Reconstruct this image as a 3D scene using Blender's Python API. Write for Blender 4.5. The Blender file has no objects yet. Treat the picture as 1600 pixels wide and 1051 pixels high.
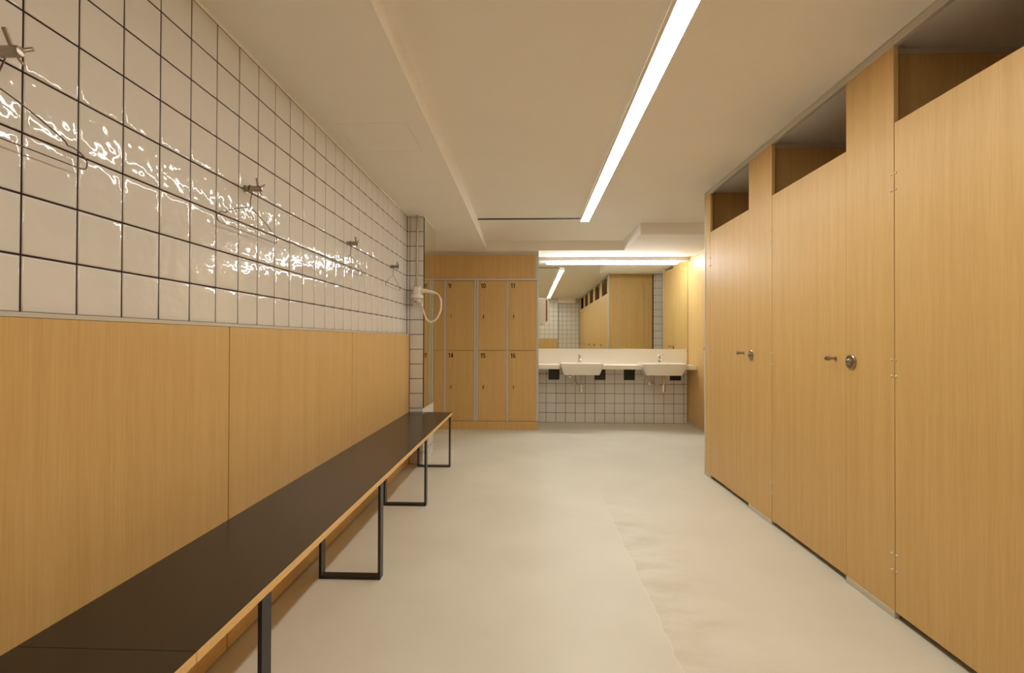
import bpy, math, random
from mathutils import Vector, Matrix

random.seed(7)
scene = bpy.context.scene
COL = scene.collection

# ------------------------------------------------------------------ camera
EYE = 1.1785
cam_data = bpy.data.cameras.new('camera')
cam_data.sensor_width = 36.0
cam_data.lens = 36.0 * 768.78 / 1600.0
cam_data.clip_start = 0.02
cam = bpy.data.objects.new('camera', cam_data)
COL.objects.link(cam)
RT = Vector((0.999418, 0.033915, 0.003589))
UP = Vector((-0.003325, -0.007846, 0.999964))
FW = Vector((-0.033942, 0.999394, 0.007728))
mw = Matrix.Identity(4)
for i in range(3):
    mw[i][0] = RT[i]; mw[i][1] = UP[i]; mw[i][2] = -FW[i]
mw[0][3], mw[1][3], mw[2][3] = 0.0, 0.0, EYE
cam.matrix_world = mw
scene.camera = cam

# ------------------------------------------------------------------ world, exposure, lamp strengths
world = bpy.data.worlds.new('world')
scene.world = world
world.use_nodes = True
world.node_tree.nodes['Background'].inputs[0].default_value = (1.0, 0.86, 0.66, 1)
world.node_tree.nodes['Background'].inputs[1].default_value = 0.0
vs = scene.view_settings
vs.view_transform = 'Standard'
vs.look = 'None'
vs.exposure = 0.08
vs.gamma = 1.0
vs.use_curve_mapping = False
LAMP_COLOR = (1.0, 0.955, 0.85)
CEILING_LAMP = 33.0
MIRROR_LAMP = 64.0
MIRROR_LAMP_COLOR = (0.97, 1.0, 1.03)
scene.cycles.max_bounces = 16
scene.cycles.diffuse_bounces = 10
scene.cycles.glossy_bounces = 6

# ------------------------------------------------------------------ materials
def lin(c):
    return tuple((v / 255 / 12.92) if v / 255 <= 0.04045 else ((v / 255 + 0.055) / 1.055) ** 2.4 for v in c) + (1.0,)

def new_mat(name):
    m = bpy.data.materials.new(name)
    m.use_nodes = True
    return m, m.node_tree.nodes, m.node_tree.links, m.node_tree.nodes['Principled BSDF']

def plain(name, rgb, rough=0.5, metal=0.0, noise=0.0, nscale=8.0, bump=0.0, bscale=60.0, coat=0.0):
    m, n, l, b = new_mat(name)
    b.inputs['Base Color'].default_value = lin(rgb)
    b.inputs['Roughness'].default_value = rough
    b.inputs['Metallic'].default_value = metal
    if coat:
        b.inputs['Coat Weight'].default_value = coat
        b.inputs['Coat Roughness'].default_value = 0.08
    g = n.new('ShaderNodeNewGeometry')
    if noise:
        t = n.new('ShaderNodeTexNoise'); t.inputs['Scale'].default_value = nscale; t.inputs['Detail'].default_value = 4
        l.new(g.outputs['Position'], t.inputs['Vector'])
        r = n.new('ShaderNodeValToRGB')
        a = lin(rgb)
        r.color_ramp.elements[0].color = tuple(v * (1 - noise) for v in a[:3]) + (1,)
        r.color_ramp.elements[1].color = tuple(min(1, v * (1 + noise)) for v in a[:3]) + (1,)
        r.color_ramp.elements[0].position = 0.3; r.color_ramp.elements[1].position = 0.7
        l.new(t.outputs['Fac'], r.inputs['Fac']); l.new(r.outputs['Color'], b.inputs['Base Color'])
    if bump:
        t = n.new('ShaderNodeTexNoise'); t.inputs['Scale'].default_value = bscale; t.inputs['Detail'].default_value = 3
        l.new(g.outputs['Position'], t.inputs['Vector'])
        bp = n.new('ShaderNodeBump'); bp.inputs['Strength'].default_value = bump; bp.inputs['Distance'].default_value = 0.002
        l.new(t.outputs['Fac'], bp.inputs['Height']); l.new(bp.outputs['Normal'], b.inputs['Normal'])
    return m

def wood(name, light, dark, rough=0.42):
    """Oak laminate with fine vertical grain."""
    m, n, l, b = new_mat(name)
    g = n.new('ShaderNodeNewGeometry')
    oi = n.new('ShaderNodeObjectInfo')
    sc = n.new('ShaderNodeVectorMath'); sc.operation = 'SCALE'
    sc.inputs['Scale'].default_value = 9.0
    comb = n.new('ShaderNodeCombineXYZ')
    l.new(oi.outputs['Random'], comb.inputs[0]); l.new(oi.outputs['Random'], comb.inputs[1]); l.new(oi.outputs['Random'], comb.inputs[2])
    l.new(comb.outputs[0], sc.inputs[0])
    add = n.new('ShaderNodeVectorMath'); add.operation = 'ADD'
    l.new(g.outputs['Position'], add.inputs[0]); l.new(sc.outputs[0], add.inputs[1])
    def layer(scale, detail):
        mp = n.new('ShaderNodeMapping'); mp.inputs['Scale'].default_value = scale
        l.new(add.outputs[0], mp.inputs['Vector'])
        t = n.new('ShaderNodeTexNoise'); t.inputs['Scale'].default_value = 1.0; t.inputs['Detail'].default_value = detail
        l.new(mp.outputs[0], t.inputs['Vector'])
        return t
    fine = layer((260, 260, 7), 3)
    broad = layer((28, 28, 0.8), 2)
    mix = n.new('ShaderNodeMath'); mix.operation = 'MULTIPLY_ADD'
    mix.inputs[1].default_value = 0.55
    l.new(fine.outputs['Fac'], mix.inputs[0])
    m2 = n.new('ShaderNodeMath'); m2.operation = 'MULTIPLY'; m2.inputs[1].default_value = 0.45
    l.new(broad.outputs['Fac'], m2.inputs[0]); l.new(m2.outputs[0], mix.inputs[2])
    r = n.new('ShaderNodeValToRGB')
    r.color_ramp.elements[0].position = 0.33; r.color_ramp.elements[0].color = lin(dark)
    r.color_ramp.elements[1].position = 0.66; r.color_ramp.elements[1].color = lin(light)
    l.new(mix.outputs[0], r.inputs['Fac']); l.new(r.outputs['Color'], b.inputs['Base Color'])
    b.inputs['Roughness'].default_value = rough
    b.inputs['Specular IOR Level'].default_value = 0.4
    return m

def emitter(name, color, strength):
    m, n, l, b = new_mat(name)
    b.inputs['Base Color'].default_value = (0.8, 0.8, 0.8, 1)
    b.inputs['Emission Color'].default_value = color + (1,)
    b.inputs['Emission Strength'].default_value = strength
    return m

def tile_material():
    """White glaze with an uneven, slightly wavy surface."""
    m, n, l, b = new_mat('white_glaze')
    b.inputs['Base Color'].default_value = lin((222, 219, 215))
    b.inputs['Roughness'].default_value = 0.045
    g = n.new('ShaderNodeNewGeometry')
    t = n.new('ShaderNodeTexNoise'); t.inputs['Scale'].default_value = 21; t.inputs['Detail'].default_value = 1.0
    l.new(g.outputs['Position'], t.inputs['Vector'])
    bp = n.new('ShaderNodeBump'); bp.inputs['Strength'].default_value = 0.8; bp.inputs['Distance'].default_value = 0.0030
    l.new(t.outputs['Fac'], bp.inputs['Height']); l.new(bp.outputs['Normal'], b.inputs['Normal'])
    return m

def floor_material():
    m, n, l, b = new_mat('pale_resin_floor')
    g = n.new('ShaderNodeNewGeometry')
    def math_(op, a, c=None):
        x = n.new('ShaderNodeMath'); x.operation = op
        for i, v in enumerate((a, c)):
            if v is None: continue
            if isinstance(v, (int, float)): x.inputs[i].default_value = v
            else: l.new(v, x.inputs[i])
        return x.outputs[0]
    sep = n.new('ShaderNodeSeparateXYZ'); l.new(g.outputs['Position'], sep.inputs[0])
    big = n.new('ShaderNodeTexNoise'); big.inputs['Scale'].default_value = 1.6; big.inputs['Detail'].default_value = 5
    l.new(g.outputs['Position'], big.inputs['Vector'])
    wob = n.new('ShaderNodeTexNoise'); wob.inputs['Scale'].default_value = 5.0
    l.new(g.outputs['Position'], wob.inputs['Vector'])
    base = n.new('ShaderNodeValToRGB')
    base.color_ramp.elements[0].position = 0.3; base.color_ramp.elements[0].color = lin((206, 203, 190))
    base.color_ramp.elements[1].position = 0.75; base.color_ramp.elements[1].color = lin((218, 215, 203))
    l.new(big.outputs['Fac'], base.inputs['Fac'])
    # worn seam running along the room at x = 0.55 with grime on its cubicle side
    xs = math_('ADD', sep.outputs[0], math_('MULTIPLY', math_('SUBTRACT', wob.outputs['Fac'], 0.5), 0.05))
    dist = math_('SUBTRACT', xs, 0.555)
    seam = n.new('ShaderNodeMapRange'); seam.inputs['From Min'].default_value = 0.006; seam.inputs['From Max'].default_value = 0.0
    l.new(math_('ABSOLUTE', dist), seam.inputs['Value'])
    yr = n.new('ShaderNodeMapRange'); yr.inputs['From Min'].default_value = 4.1; yr.inputs['From Max'].default_value = 3.2
    l.new(sep.outputs[1], yr.inputs['Value'])
    gr = n.new('ShaderNodeMapRange'); gr.inputs['From Min'].default_value = 0.45; gr.inputs['From Max'].default_value = 0.0
    l.new(dist, gr.inputs['Value'])
    side = math_('GREATER_THAN', dist, 0.0)
    sn = n.new('ShaderNodeTexNoise'); sn.inputs['Scale'].default_value = 3.5; sn.inputs['Detail'].default_value = 6; sn.inputs['Roughness'].default_value = 0.65
    mp = n.new('ShaderNodeMapping'); mp.inputs['Rotation'].default_value = (0, 0, 0.5); mp.inputs['Scale'].default_value = (1.0, 2.2, 1)
    l.new(g.outputs['Position'], mp.inputs['Vector']); l.new(mp.outputs[0], sn.inputs['Vector'])
    st = n.new('ShaderNodeMapRange'); st.inputs['From Min'].default_value = 0.42; st.inputs['From Max'].default_value = 0.72
    l.new(sn.outputs['Fac'], st.inputs['Value'])
    amt = math_('MULTIPLY', math_('MULTIPLY', math_('MULTIPLY', gr.outputs[0], side), yr.outputs[0]), st.outputs[0])
    mix = n.new('ShaderNodeMixRGB'); l.new(math_('MULTIPLY', amt, 0.75), mix.inputs['Fac'])
    l.new(base.outputs['Color'], mix.inputs['Color1']); mix.inputs['Color2'].default_value = lin((186, 177, 146))
    mix2 = n.new('ShaderNodeMixRGB'); l.new(math_('MULTIPLY', math_('MULTIPLY', seam.outputs[0], yr.outputs[0]), 0.28), mix2.inputs['Fac'])
    l.new(mix.outputs[0], mix2.inputs['Color1']); mix2.inputs['Color2'].default_value = lin((236, 231, 218))
    l.new(mix2.outputs[0], b.inputs['Base Color'])
    b.inputs['Roughness'].default_value = 0.42
    b.inputs['Specular IOR Level'].default_value = 0.35
    fn = n.new('ShaderNodeTexNoise'); fn.inputs['Scale'].default_value = 90; fn.inputs['Detail'].default_value = 2
    l.new(g.outputs['Position'], fn.inputs['Vector'])
    bp = n.new('ShaderNodeBump'); bp.inputs['Strength'].default_value = 0.12; bp.inputs['Distance'].default_value = 0.002
    l.new(fn.outputs['Fac'], bp.inputs['Height']); l.new(bp.outputs['Normal'], b.inputs['Normal'])
    return m

OAK = wood('oak_laminate', (213, 178, 117), (199, 161, 99))
OAK_EDGE = plain('plywood_edge', (224, 184, 118), 0.5, noise=0.06, nscale=120)
PLASTER = plain('white_plaster', (243, 239, 232), 0.85, noise=0.012, nscale=3)
GROUT = plain('dark_grout', (46, 26, 18), 0.9, noise=0.2, nscale=40)
GLAZE = tile_material()
FLOOR = floor_material()
ALU = plain('satin_aluminium', (200, 193, 178), 0.42, metal=0.1)
STEEL = plain('brushed_steel', (170, 160, 146), 0.28, metal=1.0, bump=0.05, bscale=400)
SCREW = plain('screw_zinc', (216, 206, 190), 0.3, metal=0.5)
CHROME = plain('chrome', (225, 222, 216), 0.08, metal=1.0)
BLACKSTEEL = plain('black_powder_coat', (24, 24, 26), 0.35, noise=0.1, nscale=50)
BENCHTOP = plain('dark_brown_laminate', (35, 28, 24), 0.24, noise=0.12, nscale=14)
BENCHTOP.node_tree.nodes['Principled BSDF'].inputs['Specular IOR Level'].default_value = 0.55
PORCELAIN = plain('white_porcelain', (232, 226, 214), 0.12, coat=0.3)
SOLID = plain('white_solid_surface', (234, 228, 214), 0.3)
WHITEPLASTIC = plain('white_plastic', (226, 218, 206), 0.3)
BRONZE = plain('bronze_strip', (122, 78, 36), 0.35, metal=0.4)
BLACK = plain('black_matte', (14, 11, 10), 0.6)
INK = plain('black_lettering', (26, 18, 14), 0.6)
WIRE = plain('dark_hanger_wire', (92, 74, 58), 0.35, metal=0.7)
MIRROR = plain('mirror_silver', (236, 238, 224), 0.0, metal=1.0)
MIRROREDGE = plain('mirror_glass_edge', (58, 66, 32), 0.15)
BOARD = plain('raw_backing_board', (176, 140, 98), 0.85, noise=0.1, nscale=60)

# ------------------------------------------------------------------ mesh helpers
def world_loc(o):
    p = Vector((0, 0, 0))
    while o is not None:
        p = p + o.location
        o = o.parent
    return p

def link(name, me, mat, parent=None, loc=(0, 0, 0), smooth=False):
    """loc is in world space; parents are never rotated or scaled."""
    o = bpy.data.objects.new(name, me)
    COL.objects.link(o)
    if mat is not None and not me.materials:
        me.materials.append(mat)
    if smooth:
        for p in me.polygons: p.use_smooth = True
    if parent is not None:
        o.parent = parent
        o.location = Vector(loc) - world_loc(parent)
    else:
        o.location = loc
    return o

def mesh(name, verts, faces):
    me = bpy.data.meshes.new(name)
    me.from_pydata([tuple(v) for v in verts], [], faces)
    me.validate(); me.update()
    return me

def box_data(sx, sy, sz, b=0.0):
    """Box centred on the origin, optional chamfer."""
    hx, hy, hz = sx / 2, sy / 2, sz / 2
    b = min(b, hx * 0.45, hy * 0.45, hz * 0.45)
    if b <= 0:
        v = [(x, y, z) for x in (-hx, hx) for y in (-hy, hy) for z in (-hz, hz)]
        f = [(0, 1, 3, 2), (4, 6, 7, 5), (0, 4, 5, 1), (2, 3, 7, 6), (0, 2, 6, 4), (1, 5, 7, 3)]
        return v, f
    v, idx = [], {}
    for sxn in (-1, 1):
        for syn in (-1, 1):
            for szn in (-1, 1):
                for ax in range(3):
                    p = [sxn * (hx - b), syn * (hy - b), szn * (hz - b)]
                    p[ax] = (sxn, syn, szn)[ax] * (hx, hy, hz)[ax]
                    idx[(sxn, syn, szn, ax)] = len(v); v.append(tuple(p))
    f = []
    S = (-1, 1)
    for s in S:
        q = [idx[(s, a, c, 0)] for a, c in ((-1, -1), (1, -1), (1, 1), (-1, 1))]; f.append(tuple(q if s > 0 else q[::-1]))
        q = [idx[(a, s, c, 1)] for a, c in ((-1, -1), (-1, 1), (1, 1), (1, -1))]; f.append(tuple(q if s > 0 else q[::-1]))
        q = [idx[(a, c, s, 2)] for a, c in ((-1, -1), (1, -1), (1, 1), (-1, 1))]; f.append(tuple(q if s > 0 else q[::-1]))
    for s in S:
        for t in S:
            q = [idx[(s, t, -1, 0)], idx[(s, t, 1, 0)], idx[(s, t, 1, 1)], idx[(s, t, -1, 1)]]; f.append(tuple(q if s * t < 0 else q[::-1]))
            q = [idx[(s, -1, t, 0)], idx[(s, 1, t, 0)], idx[(s, 1, t, 2)], idx[(s, -1, t, 2)]]; f.append(tuple(q if s * t > 0 else q[::-1]))
            q = [idx[(-1, s, t, 1)], idx[(1, s, t, 1)], idx[(1, s, t, 2)], idx[(-1, s, t, 2)]]; f.append(tuple(q if s * t < 0 else q[::-1]))
    for a in S:
        for c in S:
            for d in S:
                q = [idx[(a, c, d, 0)], idx[(a, c, d, 1)], idx[(a, c, d, 2)]]; f.append(tuple(q if a * c * d > 0 else q[::-1]))
    return v, f

def box(name, x0, x1, y0, y1, z0, z1, mat, parent=None, bevel=0.0):
    v, f = box_data(x1 - x0, y1 - y0, z1 - z0, bevel)
    return link(name, mesh(name, v, f), mat, parent, ((x0 + x1) / 2, (y0 + y1) / 2, (z0 + z1) / 2))

def boxes(name, spec, mat, parent=None, bevel=0.0, origin=None):
    """Several boxes that make up ONE rigid piece."""
    V, F = [], []
    o = Vector(origin) if origin else Vector(((spec[0][0] + spec[0][1]) / 2, (spec[0][2] + spec[0][3]) / 2, (spec[0][4] + spec[0][5]) / 2))
    for x0, x1, y0, y1, z0, z1 in spec:
        v, f = box_data(x1 - x0, y1 - y0, z1 - z0, bevel)
        c = Vector(((x0 + x1) / 2, (y0 + y1) / 2, (z0 + z1) / 2)) - o
        k = len(V)
        V += [Vector(p) + c for p in v]; F += [tuple(i + k for i in q) for q in f]
    return link(name, mesh(name, V, F), mat, parent, o)

def loft(name, rings, mat, parent=None, loc=(0, 0, 0), cap0=True, cap1=True, smooth=True):
    n = len(rings[0]); V = [p for r in rings for p in r]; F = []
    for i in range(len(rings) - 1):
        for j in range(n):
            k = (j + 1) % n
            F.append((i * n + j, i * n + k, (i + 1) * n + k, (i + 1) * n + j))
    if cap0: F.append(tuple(range(n))[::-1])
    if cap1: F.append(tuple((len(rings) - 1) * n + j for j in range(n)))
    me = mesh(name, V, F)
    o = link(name, me, mat, parent, loc, smooth)
    if smooth:
        try: me.set_sharp_from_angle(angle=math.radians(40))
        except Exception: pass
    return o

def frame_of(d):
    d = Vector(d).normalized()
    a = Vector((0, 0, 1)) if abs(d.z) < 0.9 else Vector((1, 0, 0))
    u = d.cross(a).normalized()
    return u, d.cross(u).normalized()

def lathe(name, prof, axis, mat, parent=None, loc=(0, 0, 0), seg=20):
    """prof: list of (distance along axis, radius)."""
    d = Vector(axis).normalized(); u, w = frame_of(d)
    rings = []
    for t, r in prof:
        rings.append([d * t + (u * math.cos(2 * math.pi * k / seg) + w * math.sin(2 * math.pi * k / seg)) * r for k in range(seg)])
    return loft(name, rings, mat, parent, loc)

def catmull(pts, sub=6):
    P = [Vector(p) for p in pts]; out = []
    for i in range(len(P) - 1):
        p0 = P[max(i - 1, 0)]; p1 = P[i]; p2 = P[i + 1]; p3 = P[min(i + 2, len(P) - 1)]
        for k in range(sub):
            t = k / sub
            out.append(0.5 * ((2 * p1) + (p2 - p0) * t + (2 * p0 - 5 * p1 + 4 * p2 - p3) * t * t + (3 * p1 - p0 - 3 * p2 + p3) * t ** 3))
    out.append(P[-1])
    return out

def tube_rings(pts, rad, seg=8):
    pts = [Vector(p) for p in pts]
    rings, prev = [], None
    for i, p in enumerate(pts):
        a = pts[max(i - 1, 0)]; b = pts[min(i + 1, len(pts) - 1)]
        d = (b - a).normalized()
        if prev is None: u, _ = frame_of(d)
        else:
            u = prev - d * prev.dot(d)
            u = u.normalized() if u.length > 1e-6 else frame_of(d)[0]
        w = d.cross(u); prev = u
        r = rad[i] if isinstance(rad, (list, tuple)) else rad
        rings.append([p + (u * math.cos(2 * math.pi * k / seg) + w * math.sin(2 * math.pi * k / seg)) * r for k in range(seg)])
    return rings

def tube(name, pts, rad, mat, parent=None, seg=8, origin=None):
    o = Vector(origin) if origin is not None else Vector(pts[0])
    return loft(name, tube_rings([Vector(p) - o for p in pts], rad, seg), mat, parent, o)

def empty(name, loc):
    o = bpy.data.objects.new(name, None); COL.objects.link(o)
    o.location = loc; o.empty_display_size = 0.1
    return o

def tag(o, label, cat, group=None):
    o['label'] = label; o['category'] = cat
    if group: o['group'] = group
    return o

def thing(name, loc, label, cat, group=None):
    return tag(empty(name, loc), label, cat, group)

def structure(o, label=None):
    o['kind'] = 'structure'
    if label: o['label'] = label
    return o

# ------------------------------------------------------------------ tiles
T = 0.14
_tile_cache = {}
def tile_mesh(w, h, axis):
    """Pillow-edged tile centred on the origin, glazed face towards the axis direction; w horizontal, h vertical."""
    key = (round(w, 4), round(h, 4), axis)
    if key in _tile_cache: return _tile_cache[key]
    lv = [(0.0000, -0.0070), (0.0000, -0.0022), (0.0011, -0.0008), (0.0045, -0.0002), (0.016, 0.0)]
    V, F = [], []
    for ins, d in lv:
        a, c = w / 2 - min(ins, w * 0.3), h / 2 - min(ins, h * 0.3)
        for s, t in ((-a, -c), (a, -c), (a, c), (-a, c)):
            if axis == '+x': V.append((d, s, t))
            elif axis == '-x': V.append((-d, -s, t))
            elif axis == '-y': V.append((s, -d, t))
            else: V.append((-s, d, t))
    for i in range(len(lv) - 1):
        for j in range(4):
            k = (j + 1) % 4
            F.append((i * 4 + j, i * 4 + k, i * 4 + 4 + k, i * 4 + 4 + j))
    m = (len(lv) - 1) * 4
    F.append((m, m + 1, m + 2, m + 3))
    me = mesh('tile', V, F); me.materials.append(GLAZE)
    for p in me.polygons: p.use_smooth = True
    _tile_cache[key] = me
    return me

def spans(start, lo, hi, gap=0.0048, minw=0.012):
    """Cut a joint grid (start + k*T) to the range lo..hi; gives (a, b) tile extents."""
    k = math.floor((lo - start) / T); out = []
    while start + k * T < hi - 1e-6:
        a, b = max(lo, start + k * T), min(hi, start + (k + 1) * T)
        if b - a > minw:
            out.append((a + gap / 2, b - gap / 2))
        k += 1
    return out

def lay_tiles(wall, axis, plane, hspans, vspans, joined=False, tilt=0.0035):
    V, F = [], []
    for a, b in hspans:
        for c, d in vspans:
            me = tile_mesh(b - a, d - c, axis)
            loc = (plane, (a + b) / 2, (c + d) / 2) if axis in ('+x', '-x') else ((a + b) / 2, plane, (c + d) / 2)
            if joined:
                k = len(V)
                V += [Vector(v.co) + Vector(loc) for v in me.vertices]
                F += [tuple(i + k for i in p.vertices) for p in me.polygons]
            else:
                o = link('tile', me, GLAZE, wall, loc)
                r = [random.uniform(-tilt, tilt) for _ in range(3)]
                r[0 if axis in ('+x', '-x') else 1] = 0.0
                o.rotation_euler = r
    if joined and V:
        o = link('tile_field', mesh('tile_field', V, F), GLAZE, wall, (0, 0, 0), smooth=True)
        o['kind'] = 'stuff'

# ------------------------------------------------------------------ room dimensions
XL = -1.16          # left tiled wall face
XP = -1.133         # face of its wood panelling
YP = 4.643          # front of the tiled pier
YB = 7.10           # back wall behind the basins
YR = -1.15          # wall behind the camera
ZLOW = 2.363        # lower ceiling
ZC = 2.49           # main ceiling
XS = 1.562          # cubicle fronts
XR = 2.266          # wood wall right of the basins
XE = 3.25           # end of the side corridor

# ------------------------------------------------------------------ floor and ceiling
floor = structure(box('floor', -1.75, XE + 0.1, YR - 0.6, YB + 0.1, -0.10, 0.0, FLOOR), 'pale beige resin floor with a worn seam')
ceiling = structure(box('ceiling', -1.75, XE + 0.1, YR - 0.6, YB + 0.1, ZC, ZC + 0.10, PLASTER), 'white plaster ceiling')
boxes('soffit', [(-1.75, -1.078, YR - 0.5, YB + 0.05, ZLOW, ZC), (-0.672, -0.556, YR - 0.5, YB + 0.05, ZLOW, ZC),
                 (-1.078, -0.672, YR - 0.5, 2.657, ZLOW, ZC), (-1.078, -0.672, 3.063, YB + 0.05, ZLOW, ZC)], PLASTER, ceiling)
boxes('soffit', [(-0.556, 1.24, 6.48, YB + 0.05, ZLOW, ZC), (1.24, XE, 5.52, YB + 0.05, ZLOW, ZC)], PLASTER, ceiling)
box('access_panel', -1.0755, -0.6745, 2.6595, 3.0605, ZLOW, ZC, PLASTER, ceiling, 0.001)
slot = box('air_slot', -0.60, 0.545, 5.285, 5.315, ZC - 0.004, ZC + 0.01, BLACK, None)
tag(slot, 'thin black linear air slot across the white ceiling beside the light strip', 'air vent')
slot_frame = boxes('slot_frame', [(-0.605, 0.545, 5.279, 5.285, ZC - 0.005, ZC + 0.004), (-0.605, 0.545, 5.315, 5.321, ZC - 0.005, ZC + 0.004)], BLACK, slot)

# ------------------------------------------------------------------ left wall: tiles above, wood panels below
wall_left = structure(box('wall_left', XL - 0.13, XL - 0.0025, YR - 0.1, YP + 0.02, 0.0, ZLOW, GROUT), 'white tiled wall with oak panelling below')
ZJ = 1.79
rows = spans(ZJ, 1.238, 2.351)
y_near = 1.785 - 6 * T
vis = spans(1.785, y_near, YP)
lay_tiles(wall_left, '+x', XL, vis, rows)
lay_tiles(wall_left, '+x', XL, spans(1.785, YR, y_near), rows, joined=True)
box('plaster_strip', XL - 0.003, XL - 0.001, YR, YP, 2.351, ZLOW, PLASTER, wall_left)
box('panel_trim', XL - 0.002, XP + 0.002, YR, YP, 1.226, 1.238, ALU, wall_left, 0.001)
joints = [YR, -0.80, 0.51, 1.828, 3.128, YP - 0.001]
for a, b in zip(joints[:-1], joints[1:]):
    box('panel', XL + 0.002, XP, a + 0.0024, b - 0.0024, 0.010, 1.226, OAK, wall_left, 0.001)
box('panel_backing', XL - 0.002, XL + 0.001, YR, YP, 0.0, 1.224, BOARD, wall_left)

# ------------------------------------------------------------------ tiled pier with mirror
XPI = -1.0
YPB = 5.165
wall_pier = structure(box('wall_pier', -1.75, XPI - 0.0025, YP + 0.0025, YPB, 0.0, ZLOW, GROUT), 'narrow white tiled pier at the end of the bench')
prow = spans(ZJ, 0.0, 2.351)
lay_tiles(wall_pier, '-y', YP, [(XL + 0.001, -1.1352), (-1.1308, XPI)], prow)
lay_tiles(wall_pier, '+x', XPI, spans(YP, YP, YPB), spans(ZJ, 0.0, 0.53))
box('plaster_strip', XL, XPI - 0.0005, YP + 0.001, YPB, 2.351, ZLOW, PLASTER, wall_pier)
pm = thing('wall_mirror', (XPI, (YP + YPB) / 2, 0.54), 'tall narrow mirror on the side of the tiled pier beside the lockers', 'mirror')
box('mirror_glass', XPI - 0.002, XPI + 0.006, YP + 0.004, YPB, 0.535, 2.345, MIRROR, pm)
boxes('glass_edge', [(XPI - 0.002, XPI + 0.0065, YP - 0.001, YP + 0.004, 0.535, 2.345), (XPI - 0.002, XPI + 0.0062, YPB, YPB + 0.0008, 0.535, 2.345)], MIRROREDGE, pm)

wall_side = structure(box('wall_recess', -1.75, -1.54, YPB, YB, 0.0, ZLOW, PLASTER), 'white plaster wall behind the tiled pier')

# ------------------------------------------------------------------ back wall with tiles under the counter
wall_back = structure(box('wall_back', -1.75, XE, YB + 0.0025, YB + 0.15, 0.0, ZLOW, GROUT), 'white tiled wall under the basins')
lay_tiles(wall_back, '-y', YB, spans(0.252, 0.137, XR - 0.002), spans(0.0, 0.0, 0.86))
box('plaster_strip', 0.137, XR, YB - 0.0005, YB + 0.003, 0.86, ZLOW, PLASTER, wall_back)

# ------------------------------------------------------------------ wall behind the camera
wall_rear = structure(box('wall_rear', -1.75, 0.91, YR - 0.25, YR - 0.0025, 0.0, ZC, GROUT), 'white tiled wall with oak panelling opposite the basins')
lay_tiles(wall_rear, '+y', YR, spans(0.91, XL, 0.91), spans(ZJ, 1.238, ZC), joined=True)
box('panel', XL + 0.03, 0.908, YR - 0.001, YR + 0.02, 0.01, 1.226, OAK, wall_rear, 0.001)
box('panel_trim', XL + 0.03, 0.91, YR - 0.001, YR + 0.02, 1.226, 1.238, ALU, wall_rear)
box('ceiling_box', 0.91, 1.44, YR - 0.10, YR + 0.12, 2.34, ZC, PLASTER, ceiling)
wall_rear2 = structure(box('wall_rear_recess', 0.91, XE, YR - 0.25, YR - 0.10, 0.0, ZC, GROUT), 'white tiled recess opposite the basins')
lay_tiles(wall_rear2, '+y', YR - 0.0975, spans(0.91, 0.915, XS), spans(ZJ, 0.0, ZC), joined=True)

# ------------------------------------------------------------------ toilet cubicles
ZD = 2.115     # door top
ZS = 2.45      # stile top
XB = 2.43      # rear of the cubicles
PITCH = 1.06
wall_right = structure(box('wall_right', XB, XB + 0.12, YR - 0.1, 4.36, 0.0, ZC, PLASTER), 'wall at the back of the toilet cubicles')

def dome(name, x, y, z, r, parent):
    return lathe(name, [(0, r), (r * 0.45, r * 0.92), (r * 0.8, r * 0.55), (r * 0.9, 0.0005)], (-1, 0, 0), SCREW, parent, (x, y, z), 10)

def lock_set(door, stile, x, yd, ys, z):
    k = lathe('latch_knob', [(0, 0.011), (0.006, 0.011), (0.007, 0.007), (0.030, 0.007), (0.031, 0.012), (0.050, 0.012), (0.052, 0.009)], (-1, 0, 0), STEEL, door, (x, yd, z), 14)
    d = lathe('lock_rosette', [(0, 0.035), (0.007, 0.035), (0.010, 0.032), (0.011, 0.015), (0.018, 0.014), (0.022, 0.009), (0.0225, 0.001)], (-1, 0, 0), STEEL, stile, (x, ys, z - 0.012), 22)

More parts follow.
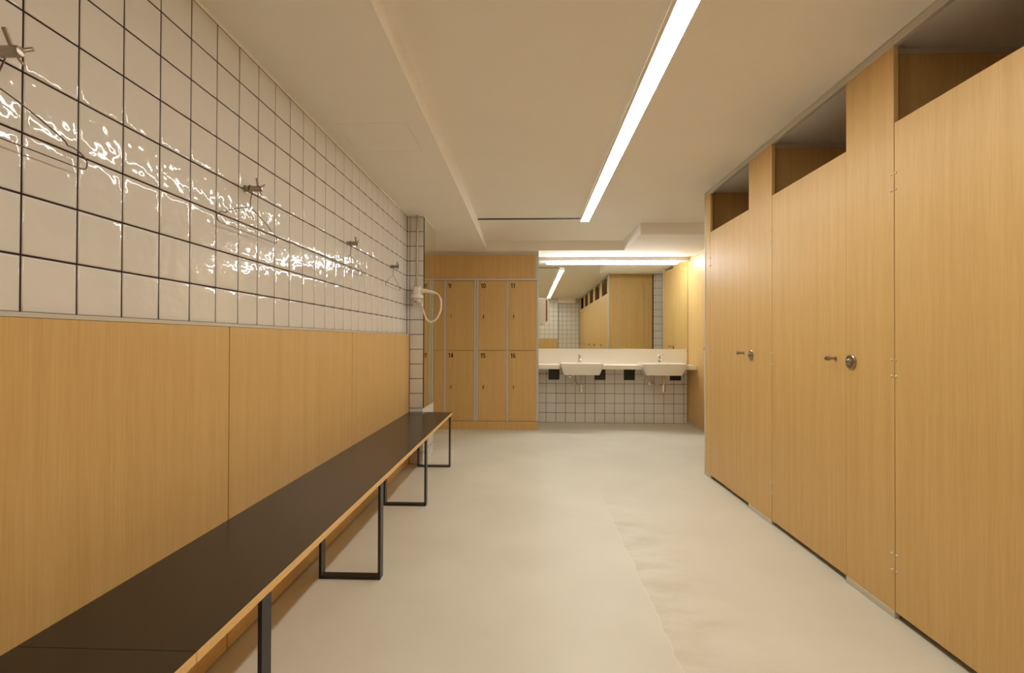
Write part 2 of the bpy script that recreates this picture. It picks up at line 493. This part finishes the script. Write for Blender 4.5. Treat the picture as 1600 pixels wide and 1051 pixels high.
ordinal = ['closest to the basins', 'second from the basins', 'third from the basins', 'fourth from the basins', 'farthest from the basins']
for i in range(5):
    far = 4.29 if i == 0 else 3.218 - (i - 1) * PITCH          # hinge side
    lat = 3.549 if i == 0 else 2.475 - (i - 1) * PITCH         # latch side
    near = 3.218 - i * PITCH                                    # end of the latch stile
    if i == 4: near = YR - 0.08
    c = thing('toilet_cubicle', (XS, (far + near) / 2, 0.0), 'oak laminate toilet cubicle front with open slot over its door, ' + ordinal[i], 'toilet cubicle', 'toilet cubicles in a row')
    door = box('door', XS, XS + 0.02, lat + 0.0012, far - 0.004, 0.03, ZD, OAK, c, 0.001)
    stile = box('stile', XS, XS + 0.02, near + 0.0005, lat, 0.03, ZS, OAK, c, 0.001)
    box('plinth', XS - 0.002, XS + 0.022, near + 0.0005, lat + 0.004, 0.0, 0.03, ALU, c, 0.002)
    fend = 4.415 if i == 0 else far
    box('top_rail', XS - 0.004, XS + 0.024, near, fend, ZS, ZC - 0.002, ALU, c, 0.003)
    ypart = near + 0.07
    if i < 4:
        part = box('partition', XS + 0.02, XB, ypart - 0.01, ypart + 0.01, 0.03, ZS - 0.005, OAK, c)
        box('partition_rail', XS + 0.022, XB, ypart - 0.014, ypart + 0.014, ZS - 0.005, ZS + 0.02, ALU, part)
    lock_set(door, stile, XS, lat + 0.085, lat - 0.04, 1.093)
    for z in (1.863, 1.066, 0.237):
        for dz in (-0.035, 0.035):
            dome('hinge_screw', XS, far - 0.012, z + dz, 0.0055, door)
    if i == 0:
        post = box('end_stile', XS, XS + 0.02, 4.2915, 4.400, 0.03, ZS, OAK, c, 0.001)
        box('plinth', XS - 0.002, XS + 0.022, 4.285, 4.415, 0.0, 0.03, ALU, c, 0.002)
        box('corner_trim', XS - 0.004, XS + 0.024, 4.400, 4.424, 0.0, ZC - 0.002, ALU, c, 0.004)
        ep = box('end_panel', XS + 0.024, 2.27, 4.398, 4.42, 0.012, ZC - 0.002, OAK, c, 0.001)
        box('end_panel', 2.272, XB - 0.002, 4.398, 4.42, 0.012, ZC - 0.002, OAK, c, 0.001)
        box('base_strip', XS + 0.024, XB - 0.002, 4.40, 4.424, 0.0, 0.012, ALU, c)
    sp = [post] if i == 0 else [prev_stile]
    for z in (1.863, 1.066, 0.237):
        for dz in (-0.035, 0.035):
            dome('hinge_screw', XS, far + 0.014, z + dz, 0.0055, sp[0])
    prev_stile = stile

# tiled wall of the side corridor, seen in the basin mirror
wall_corridor = structure(box('wall_corridor', XB + 0.012, XE, 4.30, 4.4475, 0.0, ZC, GROUT), 'white tiled wall beside the cubicle end panel')
lay_tiles(wall_corridor, '+y', 4.45, [(2.4437, 2.4763)] + spans(2.478, 2.478, XE), spans(ZJ, 0.0, ZC))
wall_end = structure(box('wall_end', XE, XE + 0.1, 4.30, YB, 0.0, ZC, PLASTER), 'white plaster wall closing the side corridor')

# ------------------------------------------------------------------ wood cubicle wall right of the basins
ac = thing('alcove_cubicle', (XR, 6.44, 0.0), 'tall oak cubicle wall with a door standing right beside the basin counter', 'toilet cubicle')
adoor = box('door', XR, XR + 0.02, 5.815, 6.36, 0.03, 2.325, OAK, ac, 0.001)
apan = box('fixed_panel', XR, XR + 0.02, 6.362, YB - 0.003, 0.03, ZLOW - 0.02, OAK, ac, 0.001)
box('top_rail', XR - 0.003, XR + 0.023, 6.362, YB - 0.003, ZLOW - 0.02, ZLOW - 0.001, ALU, ac, 0.002)
box('end_post', XR - 0.004, XR + 0.024, 5.78, 5.813, 0.0, ZLOW - 0.001, ALU, ac, 0.003)
box('base_strip', XR - 0.003, XR + 0.022, 6.362, YB - 0.003, 0.0, 0.03, ALU, ac, 0.002)
box('side_panel', XR + 0.024, XE - 0.002, 5.785, 5.805, 0.0, ZLOW - 0.001, OAK, ac)
lock_set(adoor, apan, XR, 6.275, 6.398, 1.093)

# ------------------------------------------------------------------ bench
BZ, BX = 0.497, -0.722
bench = thing('bench', (-0.92, 1.9, 0.0), 'long dark brown topped bench with oak edge on black hoop legs along the tiled wall', 'bench')
for a, b in ((YR + 0.03, 1.055), (1.057, YP - 0.004)):
    core = box('seat_board', XP + 0.001, BX, a, b, BZ - 0.026, BZ - 0.0012, OAK_EDGE, bench, 0.0008)
    box('seat_laminate', XP + 0.001, BX - 0.0006, a, b, BZ - 0.0012, BZ, BENCHTOP, core)
for y in (4.545, 3.475, 2.40, 1.325, 0.25, -0.82):
    x0, x1, zt = -1.03, BX - 0.003, BZ - 0.026
    boxes('leg', [(x0, x0 + 0.012, y, y + 0.05, 0.0, zt - 0.006), (x1 - 0.012, x1, y, y + 0.05, 0.0, zt - 0.006),
                  (x0 + 0.012, x1 - 0.012, y, y + 0.05, 0.0, 0.012), (x0 + 0.012, x1 - 0.012, y, y + 0.05, zt - 0.018, zt - 0.006),
                  (x0 + 0.02, x1 - 0.02, y + 0.01, y + 0.04, zt - 0.006, zt)], BLACKSTEEL, bench, 0.0008)

# ------------------------------------------------------------------ coat hooks and wire hangers
hook_lab = ['thick steel coat hook on the tiles, farthest from the pier',
            'steel coat hook on the tiles, third from the pier',
            'small steel coat hook on the tiles, second from the pier',
            'steel coat hook on the tiles right beside the pier and hair dryer']
hang_lab = ['thin wire hanger on the coat hook farthest from the pier',
            'wire hanger on the third coat hook from the pier',
            'wire hanger on the second coat hook from the pier',
            'wire hanger on the coat hook right beside the pier']
for i, y in enumerate((1.012, 1.968, 3.10, 4.085)):
    ax = 1.793
    h = thing('coat_hook', (XL, y, ax), hook_lab[i], 'coat hook', 'coat hooks on the tiled wall')
    lathe('hook_body', [(0, 0.016), (0.004, 0.016), (0.0045, 0.012), (0.066, 0.012), (0.072, 0.0095), (0.073, 0.001)], (1, 0, 0), STEEL, h, (XL, y, ax), 20)
    for ang, ln, r in ((128, 0.044, 0.0046), (36, 0.042, 0.0046), (310, 0.028, 0.0026)):
        d = Vector((0.18, math.cos(math.radians(ang)), math.sin(math.radians(ang)))).normalized()
        lathe('peg', [(0.006, r), (ln, r), (ln + 0.0012, r * 0.6)], d, STEEL, h, (XL + 0.055, y, ax), 10)
    # hanger: one bent wire
    xh = XL + 0.022
    w = 0.213
    pts = [(xh, y - 0.017, ax - 0.016)]
    for k in range(0, 9):
        a = math.radians(195 - k * 24)
        pts.append((xh, y + 0.0155 * math.cos(a), ax + 0.0155 * math.sin(a) - 0.001))
    pts += [(xh, y + 0.004, ax - 0.035), (xh, y, ax - 0.050), (xh, y, ax - 0.076)]
    zs = ax - 0.076
    sh = [(0.0, 0.0), (0.06, -0.017), (0.145, -0.050), (0.160, -0.062), (0.172, -0.062), (0.195, -0.068), (0.212, -0.082), (0.212, -0.098), (0.200, -0.106), (0.15, -0.107)]
    right = [(xh, y + a, zs + b) for a, b in sh]
    left = [(xh, y - a, zs + b) for a, b in sh]
    wire = catmull(pts, 3) + catmull(right + left[::-1], 4)[1:]
    hg = tube('wire_hanger', wire, 0.0017, WIRE, None, 6)
    tag(hg, hang_lab[i], 'hanger', 'wire hangers on the coat hooks')

# ------------------------------------------------------------------ hair dryer and its conduit
yc = YP
tag(tube('conduit', [(-1.062, yc - 0.012, 1.66), (-1.062, yc - 0.012, ZLOW)], 0.0085, plain('grey_conduit', (190, 178, 150), 0.3, metal=0.3), None, 12),
    'grey vertical conduit running down the tiled pier to the hair dryer', 'conduit')
hd = thing('hair_dryer', (-1.05, yc, 1.50), 'white wall mounted hair dryer with looped hose on the tiled pier', 'hair dryer')
def oval(cx, cy, z, a, b, n=20):
    return [(cx + a * math.cos(2 * math.pi * k / n), cy + b * math.sin(2 * math.pi * k / n), z) for k in range(n)]
lx, ly = -1.05, yc - 0.052
loft('wall_holder', [oval(lx, ly, 1.565, 0.046, 0.040), oval(lx, ly, 1.572, 0.057, 0.050), oval(lx, ly, 1.592, 0.056, 0.050), oval(lx, ly, 1.605, 0.047, 0.045)], WHITEPLASTIC, hd)
loft('dryer_head', [oval(lx, ly, 1.605, 0.041, 0.041), oval(lx, ly, 1.650, 0.043, 0.043), oval(lx, ly, 1.672, 0.040, 0.040), oval(lx, ly, 1.684, 0.030, 0.030)], WHITEPLASTIC, hd)
loft('nozzle', [oval(lx, ly, 1.528, 0.034, 0.028), oval(lx, ly, 1.532, 0.038, 0.031), oval(lx, ly, 1.565, 0.040, 0.034)], WHITEPLASTIC, hd)
for k in range(5):
    a = math.radians(-140 + k * 25)
    box('vent_slot', lx + 0.036 * math.cos(a) - 0.0022, lx + 0.036 * math.cos(a) + 0.0022, ly + 0.036 * math.sin(a) - 0.002, ly + 0.036 * math.sin(a) + 0.002, 1.672, 1.682, BLACK, hd)
box('back_plate', lx - 0.050, lx + 0.050, yc - 0.012, yc + 0.0, 1.495, 1.66, WHITEPLASTIC, hd, 0.004)
box('switch', lx - 0.018, lx + 0.004, ly - 0.034, ly - 0.028, 1.534, 1.541, BLACK, hd)
hp = catmull([(-1.02, ly, 1.640), (-0.975, ly, 1.638), (-0.915, ly, 1.630), (-0.872, ly, 1.617)], 4)
loft('handle', tube_rings([Vector(p) for p in hp], [0.024 - 0.014 * k / (len(hp) - 1) for k in range(len(hp))], 14), WHITEPLASTIC, hd)
hose = catmull([(-0.876, ly, 1.618), (-0.850, ly, 1.605), (-0.826, ly, 1.56), (-0.824, ly, 1.50), (-0.830, ly, 1.45), (-0.862, ly - 0.01, 1.378), (-0.915, ly - 0.01, 1.348), (-0.962, ly, 1.376), (-0.986, ly, 1.44), (-1.000, ly + 0.01, 1.485), (-1.014, ly + 0.025, 1.51)], 6)
loft('hose', tube_rings(hose, [0.0065 + (0.003 if 10 < k < 44 else 0) for k in range(len(hose))], 10), WHITEPLASTIC, hd)

# ------------------------------------------------------------------ lockers
YL = 6.494
def arc(cx, cy, rx, ry, a0, a1, n=12):
    return [(cx + rx * math.cos(math.radians(a0 + (a1 - a0) * k / n)), cy + ry * math.sin(math.radians(a0 + (a1 - a0) * k / n))) for k in range(n + 1)]
SIX = [arc(0.30, 0.30, 0.205, 0.225, 0, 360, 20), [(0.095, 0.30), (0.095, 0.50), (0.125, 0.70), (0.20, 0.86), (0.32, 0.915), (0.42, 0.89), (0.49, 0.80)]]
GLYPH = {
    '0': [arc(0.30, 0.50, 0.205, 0.415, 0, 360, 24)],
    '1': [[(0.30, 0.0), (0.30, 1.0)], [(0.30, 0.90), (0.22, 0.80), (0.10, 0.745)]],
    '4': [[(0.43, 0.0), (0.43, 1.0)], [(0.42, 0.95), (0.08, 0.31)], [(0.02, 0.285), (0.58, 0.285)]],
    '5': [[(0.52, 0.915), (0.17, 0.915)], [(0.175, 0.93), (0.12, 0.47)], arc(0.285, 0.325, 0.215, 0.24, 140, -150, 16)],
    '6': SIX,
    '9': [[(0.60 - x, 1.0 - y) for x, y in st] for st in SIX],
}
def number_mesh(txt, size):
    """Bold sans numerals drawn as flat strokes on a door face."""
    V, F, x0, hw = [], [], 0.0, 0.085
    for ch in txt:
        for st in GLYPH[ch]:
            P = [Vector((x, y, 0)) for x, y in st]
            closed = (P[0] - P[-1]).length < 1e-4
            base = len(V)
            for i, p in enumerate(P):
                if closed:
                    q = P[:-1]; d = q[(i + 1) % len(q)] - q[(i - 1) % len(q)]
                else:
                    d = P[min(i + 1, len(P) - 1)] - P[max(i - 1, 0)]
                d.normalize(); nrm = Vector((-d.y, d.x, 0)) * hw
                for e in (p + nrm, p - nrm):
                    V.append(((x0 + e.x) * size, 0.0, e.y * size))
            for i in range(len(P) - 1):
                F.append((base + 2 * i, base + 2 * i + 1, base + 2 * i + 3, base + 2 * i + 2))
        x0 += 0.50 if ch == '1' else 0.68
    return mesh('number', V, F)

plinth = box('locker_plinth', -1.535, 0.122, YL - 0.004, YB - 0.01, 0.0, 0.110, OAK, None, 0.001)
tag(plinth, 'low oak plinth running under the numbered lockers', 'plinth')
header = thing('locker_header', (-0.6, YL, 1.968), 'plain oak fascia panel in grey frame above the numbered lockers', 'fascia panel')
box('fascia', -1.535, 0.082, YL + 0.004, YL + 0.30, 1.992, 2.312, OAK, header)
box('frame_top', -1.535, 0.128, YL - 0.004, YL + 0.30, 2.312, 2.345, ALU, header, 0.001)
box('frame_bottom', -1.535, 0.082, YL - 0.004, YL + 0.30, 1.968, 1.992, ALU, header, 0.001)
box('frame_side', 0.082, 0.128, YL - 0.004, YL + 0.30, 1.968, 2.312, ALU, header, 0.001)
structure(box('trim_1', -1.535, 0.128, YL + 0.01, YB, 2.346, ZLOW, PLASTER), 'white filler strip between the locker fascia and ceiling')

def locker(x0, cols, label, wl, wr):
    """cols: list of (door x0, door x1, upper number, lower number)."""
    c = thing('locker_cabinet', ((x0 + cols[-1][1]) / 2, YL, 0.111), label, 'locker', 'oak lockers')
    xs = [x0] + [q for col in cols for q in (col[0], col[1])]
    uprights = [(cols[0][0] - wl, cols[0][0] - 0.001)]
    for a, b in zip(cols[:-1], cols[1:]): uprights.append((a[1] + 0.001, b[0] - 0.001))
    uprights.append((cols[-1][1] + 0.001, cols[-1][1] + wr))
    for a, b in uprights:
        box('upright', a, b, YL - 0.001, YB - 0.02, 0.111, 1.967, ALU, c, 0.001)
    xa, xb = uprights[0][1], uprights[-1][0]
    box('carcass', xa, xb, YL + 0.020, YB - 0.03, 0.113, 1.966, OAK, c)
    for a, b, up, lo in cols:
        for z0, z1, num in ((1.0455, 1.963, up), (0.115, 1.0405, lo)):
            d = box('door', a + 0.001, b - 0.001, YL, YL + 0.018, z0, z1, OAK, c, 0.001)
            if num:
                link('number', number_mesh(num, 0.064), INK, d, (a + 0.024, YL - 0.0006, z1 - 0.096))
            zl = z0 + 0.43; xl = a + 0.068
            lk = lathe('lock', [(0, 0.011), (0.004, 0.011), (0.006, 0.008), (0.0065, 0.001)], (0, -1, 0), STEEL, d, (xl, YL, zl + 0.03), 14)
            box('key', xl - 0.0035, xl + 0.0035, YL - 0.024, YL - 0.008, zl - 0.008, zl + 0.036, BLACK if num in ('15', '16', '11', '10') else STEEL, d, 0.001)
    return c

locker(-1.535, [(-1.497, -1.128, None, None), (-1.092, -0.725, '9', '14')], 'oak locker pair whose right doors read 9 and 14, beside the tiled pier', 0.03, 0.029)
locker(-0.69, [(-0.664, -0.293, '10', '15'), (-0.266, 0.101, '11', '16')], 'oak locker pair with doors 10, 11, 15 and 16, next to the basins', 0.029, 0.029)

# ------------------------------------------------------------------ basin counter
XC0, XC1, CF, CT = 0.136, 2.262, 6.70, 0.845
va = thing('counter', (1.2, 6.9, 0.79), 'white basin counter with upstand below the wide mirror', 'counter')
bas = [(0.712, 0.290), (1.808, 0.290)]
spec = []
edges = [XC0] + [v for bx, hw in bas for v in (bx - hw + 0.012, bx + hw - 0.012)] + [XC1]
for a, b in zip(edges[0::2], edges[1::2]):
    spec.append((a, b, CF, YB - 0.003, CT - 0.055, CT))
for bx, hw in bas:
    spec.append((bx - hw + 0.012, bx + hw - 0.012, 7.0, YB - 0.003, CT - 0.055, CT))
boxes('worktop', spec, SOLID, va, 0.0)
box('upstand', XC0, XC1 - 0.012, YB - 0.024, YB - 0.004, CT, 1.060, SOLID, va, 0.001)

def rrect(cx, cy, z, hw, y0, y1, r, n=5):
    pts = []
    for (qx, qy, a0) in ((cx + hw - r, y1 - r, 0), (cx - hw + r, y1 - r, 90), (cx - hw + r, y0 + r, 180), (cx + hw - r, y0 + r, 270)):
        for k in range(n + 1):
            a = math.radians(a0 + 90 * k / n)
            pts.append((qx + r * math.cos(a), qy + r * math.sin(a), z))
    return pts
blabel = ['white semi-recessed basin nearer the lockers', 'white semi-recessed basin nearer the oak cubicle wall']
flabel = ['chrome mixer tap on the basin nearer the lockers', 'chrome mixer tap on the basin nearer the oak cubicle wall']
tlabel = ['chrome bottle trap under the basin nearer the lockers', 'chrome bottle trap under the basin nearer the oak cubicle wall']
vlabel = ['small chrome stop valve under the basin nearer the lockers', 'small chrome stop valve far left under the basin nearer the oak cubicle wall']
for i, (bx, hw) in enumerate(bas):
    yf = 6.565
    rg = [rrect(bx, 0, 0.716, hw - 0.050, yf + 0.045, 6.985, 0.03), rrect(bx, 0, 0.735, hw - 0.040, yf + 0.030, 6.99, 0.035),
          rrect(bx, 0, 0.862, hw - 0.002, yf + 0.001, 6.998, 0.02), rrect(bx, 0, 0.870, hw, yf, 7.0, 0.02), rrect(bx, 0, 0.873, hw - 0.004, yf + 0.004, 6.997, 0.02),
          rrect(bx, 0, 0.872, hw - 0.022, yf + 0.022, 6.86, 0.045), rrect(bx, 0, 0.860, hw - 0.030, yf + 0.030, 6.852, 0.05),
          rrect(bx, 0, 0.780, hw - 0.060, yf + 0.055, 6.83, 0.06), rrect(bx, 0, 0.755, hw - 0.11, yf + 0.09, 6.80, 0.06)]
    b = thing('basin', (bx, 6.78, 0.716), blabel[i], 'basin', 'basins set in the counter')
    loft('bowl', rg, PORCELAIN, b)
    lathe('drain', [(0, 0.022), (0.003, 0.022), (0.004, 0.012), (0.0042, 0.001)], (0, 0, 1), CHROME, b, (bx, 6.72, 0.755), 16)
    # tap
    fx, fy, fz = bx + (0.0 if i == 0 else 0.012), 6.925, 0.872
    t = thing('mixer_tap', (fx, fy, fz), flabel[i], 'tap', 'mixer taps')
    lathe('tap_body', [(0, 0.026), (0.006, 0.026), (0.010, 0.021), (0.075, 0.020), (0.085, 0.018), (0.086, 0.001)], (0, 0, 1), CHROME, t, (fx, fy, fz), 18)
    sp = tube('spout', [(fx, fy - 0.012, fz + 0.045), (fx, fy - 0.06, fz + 0.050), (fx, fy - 0.105, fz + 0.044), (fx, fy - 0.115, fz + 0.030)], [0.015, 0.014, 0.013, 0.012], CHROME, t, 12)
    lathe('lever_cap', [(0.086, 0.019), (0.105, 0.020), (0.112, 0.014), (0.113, 0.001)], (0, 0, 1), CHROME, t, (fx, fy, fz), 18)
    dx = 0.045 if i == 1 else 0.01
    tube('lever', [(fx, fy, fz + 0.100), (fx + dx * 0.6, fy - 0.03, fz + 0.104), (fx + dx, fy - 0.062, fz + 0.110)], [0.008, 0.007, 0.006], CHROME, t, 10)
    # bottle trap
    tx, ty = bx + (0.010 if i == 0 else 0.038), 6.80
    tr = thing('bottle_trap', (tx, ty, 0.47), tlabel[i], 'drain trap', 'bottle traps under the basins')
    lathe('tail_pipe', [(0.11, 0.0165), (0.235, 0.0165), (0.236, 0.026), (0.2455, 0.026)], (0, 0, 1), CHROME, tr, (tx, ty, 0.47), 16)
    lathe('trap_cup', [(0.0, 0.010), (0.004, 0.020), (0.012, 0.024), (0.085, 0.024), (0.09, 0.027), (0.108, 0.027), (0.112, 0.018)], (0, 0, 1), CHROME, tr, (tx, ty, 0.47), 18)
    rx = bx + (-0.038 if i == 0 else -0.062)
    tube('outlet_pipe', catmull([(tx, ty + 0.01, 0.565), (tx - 0.02, ty + 0.07, 0.568), (rx, ty + 0.16, 0.574), (rx, YB - 0.004, 0.574)], 4), 0.016, CHROME, tr, 12)
    lathe('wall_rose', [(0, 0.036), (0.006, 0.036), (0.014, 0.022), (0.015, 0.016)], (0, -1, 0), CHROME, tr, (rx, YB - 0.001, 0.574), 20)
    for vx in ((-0.115,) if i == 0 else (-0.185, -0.06)):
        v = thing('stop_valve', (bx + vx, YB - 0.001, 0.665), vlabel[i] if vx != -0.06 else 'small chrome stop valve close beside the trap of the basin nearer the oak cubicle wall', 'valve', 'stop valves under the basins')
        lathe('valve_body', [(0, 0.022), (0.005, 0.022), (0.006, 0.010), (0.05, 0.010), (0.051, 0.015), (0.075, 0.015), (0.077, 0.005)], (0, -1, 0), CHROME, v, (bx + vx, YB - 0.001, 0.665), 14)
        tube('supply_hose', [(bx + vx, YB - 0.045, 0.668), (bx + vx, YB - 0.045, 0.72), (bx + vx * 0.8, YB - 0.06, 0.788)], 0.005, CHROME, v, 8)

kl = ['black steel bracket under the counter end by the lockers', 'black steel bracket under the counter right of the first basin from the lockers',
      'black steel bracket under the counter left of the basin by the oak cubicle wall', 'black steel bracket behind the basin by the oak cubicle wall']
for i, bx in enumerate((0.365, 1.022, 1.440, 2.092)):
    w = 0.078
    br = thing('counter_bracket', (bx, YB, 0.615), kl[i], 'bracket', 'counter brackets')
    box('wall_plate', bx - w, bx + w, YB - 0.010, YB - 0.0005, 0.615, 0.789, BLACKSTEEL, br, 0.001)
    if i in (1, 3):
        box('arm', bx - 0.02, bx + 0.02, 7.01, YB - 0.010, 0.779, 0.7895, BLACKSTEEL, br, 0.001)
    else:
        box('arm', bx - 0.02, bx + 0.02, CF + 0.05, YB - 0.010, 0.779, 0.7895, BLACKSTEEL, br, 0.001)

# mirror over the counter
mir = thing('basin_mirror', (1.2, YB - 0.01, 1.061), 'wide frameless mirror over the basin counter', 'mirror')
box('mirror_glass', 0.137, XR - 0.004, YB - 0.014, YB - 0.0045, 1.061, 2.309, MIRROR, mir)
box('glass_edge', 0.137, XR - 0.004, YB - 0.0145, YB - 0.0045, 2.309, 2.311, MIRROREDGE, mir)

# lamp over the mirror
ml = thing('mirror_lamp', (1.19, YB, 2.262), 'slim glowing light bar above the basin mirror', 'lamp')
box('housing', 0.137, XR - 0.004, YB - 0.080, YB - 0.0005, 2.312, ZLOW - 0.0005, PLASTER, ml, 0.002)
n = 12
rings = []
for xx, s in ((0.255, 0.3), (0.260, 0.8), (0.270, 1.0), (2.105, 1.0), (2.115, 0.8), (2.120, 0.3)):
    rings.append([(xx, YB - 0.042 + 0.024 * s * math.cos(2 * math.pi * k / n), 2.293 + 0.020 * s * math.sin(2 * math.pi * k / n)) for k in range(n)])
loft('diffuser', rings, emitter('mirror_lamp_glow', MIRROR_LAMP_COLOR, MIRROR_LAMP), ml)

# ceiling light strip
cl = thing('ceiling_light', (0.594, 2.3, ZC), 'long white glowing light strip running the length of the ceiling', 'lamp')
LX0, LX1, LY0, LY1, LZ = 0.549, 0.639, -0.66, 5.275, 2.45
boxes('housing', [(LX0, LX0 + 0.003, LY0, LY1, LZ, ZC - 0.0005), (LX1 - 0.003, LX1, LY0, LY1, LZ, ZC - 0.0005),
                  (LX0, LX1, LY0 - 0.003, LY0, LZ, ZC - 0.0005), (LX0, LX1, LY1, LY1 + 0.003, LZ, ZC - 0.0005)], PLASTER, cl)
box('diffuser', LX0 + 0.003, LX1 - 0.003, LY0, LY1, LZ + 0.001, LZ + 0.02, emitter('ceiling_lamp_glow', LAMP_COLOR, CEILING_LAMP), cl)

# hand dryer on the locker side
hx, hy0, hy1, hz = 0.1298, 6.76, 6.99, 1.395
hand = thing('hand_dryer', (hx, 6.87, hz), 'white hand dryer on the locker side beside the basin mirror', 'hand dryer')
def prof_extrude(name, prof, y0, y1, mat, parent, rnd=0.0):
    n = len(prof)
    cxm = sum(p[0] for p in prof) / n; czm = sum(p[1] for p in prof) / n
    def ring(y, s): return [(cxm + (p[0] - cxm) * s, y, czm + (p[1] - czm) * s) for p in prof]
    rings = [ring(y0, 0.96), ring(y0 + 0.006, 1.0), ring(y1 - 0.006, 1.0), ring(y1, 0.96)] if rnd else [ring(y0, 1), ring(y1, 1)]
    return loft(name, rings, mat, parent)
P = lambda a: [(hx + x, hz + z) for x, z in a]
prof_extrude('body', P([(0, 0.005), (0.06, 0.022), (0.104, 0.038), (0.104, 0.345), (0.075, 0.362), (0.02, 0.366), (0, 0.364)]), hy0, hy1, WHITEPLASTIC, hand, 1)
prof_extrude('side_band', P([(0.100, 0.042), (0.126, 0.054), (0.122, 0.338), (0.100, 0.345)]), hy0 + 0.003, hy1 - 0.003, BRONZE, hand)
prof_extrude('front_cover', P([(0.124, 0.045), (0.150, 0.066), (0.153, 0.10), (0.147, 0.30), (0.138, 0.338), (0.112, 0.362), (0.075, 0.3665), (0.075, 0.362), (0.105, 0.35), (0.122, 0.33)]), hy0, hy1, WHITEPLASTIC, hand)
box('air_outlet', hx + 0.05, hx + 0.098, hy0 + 0.06, hy1 - 0.06, hz + 0.008, hz + 0.03, CHROME, hand, 0.003)
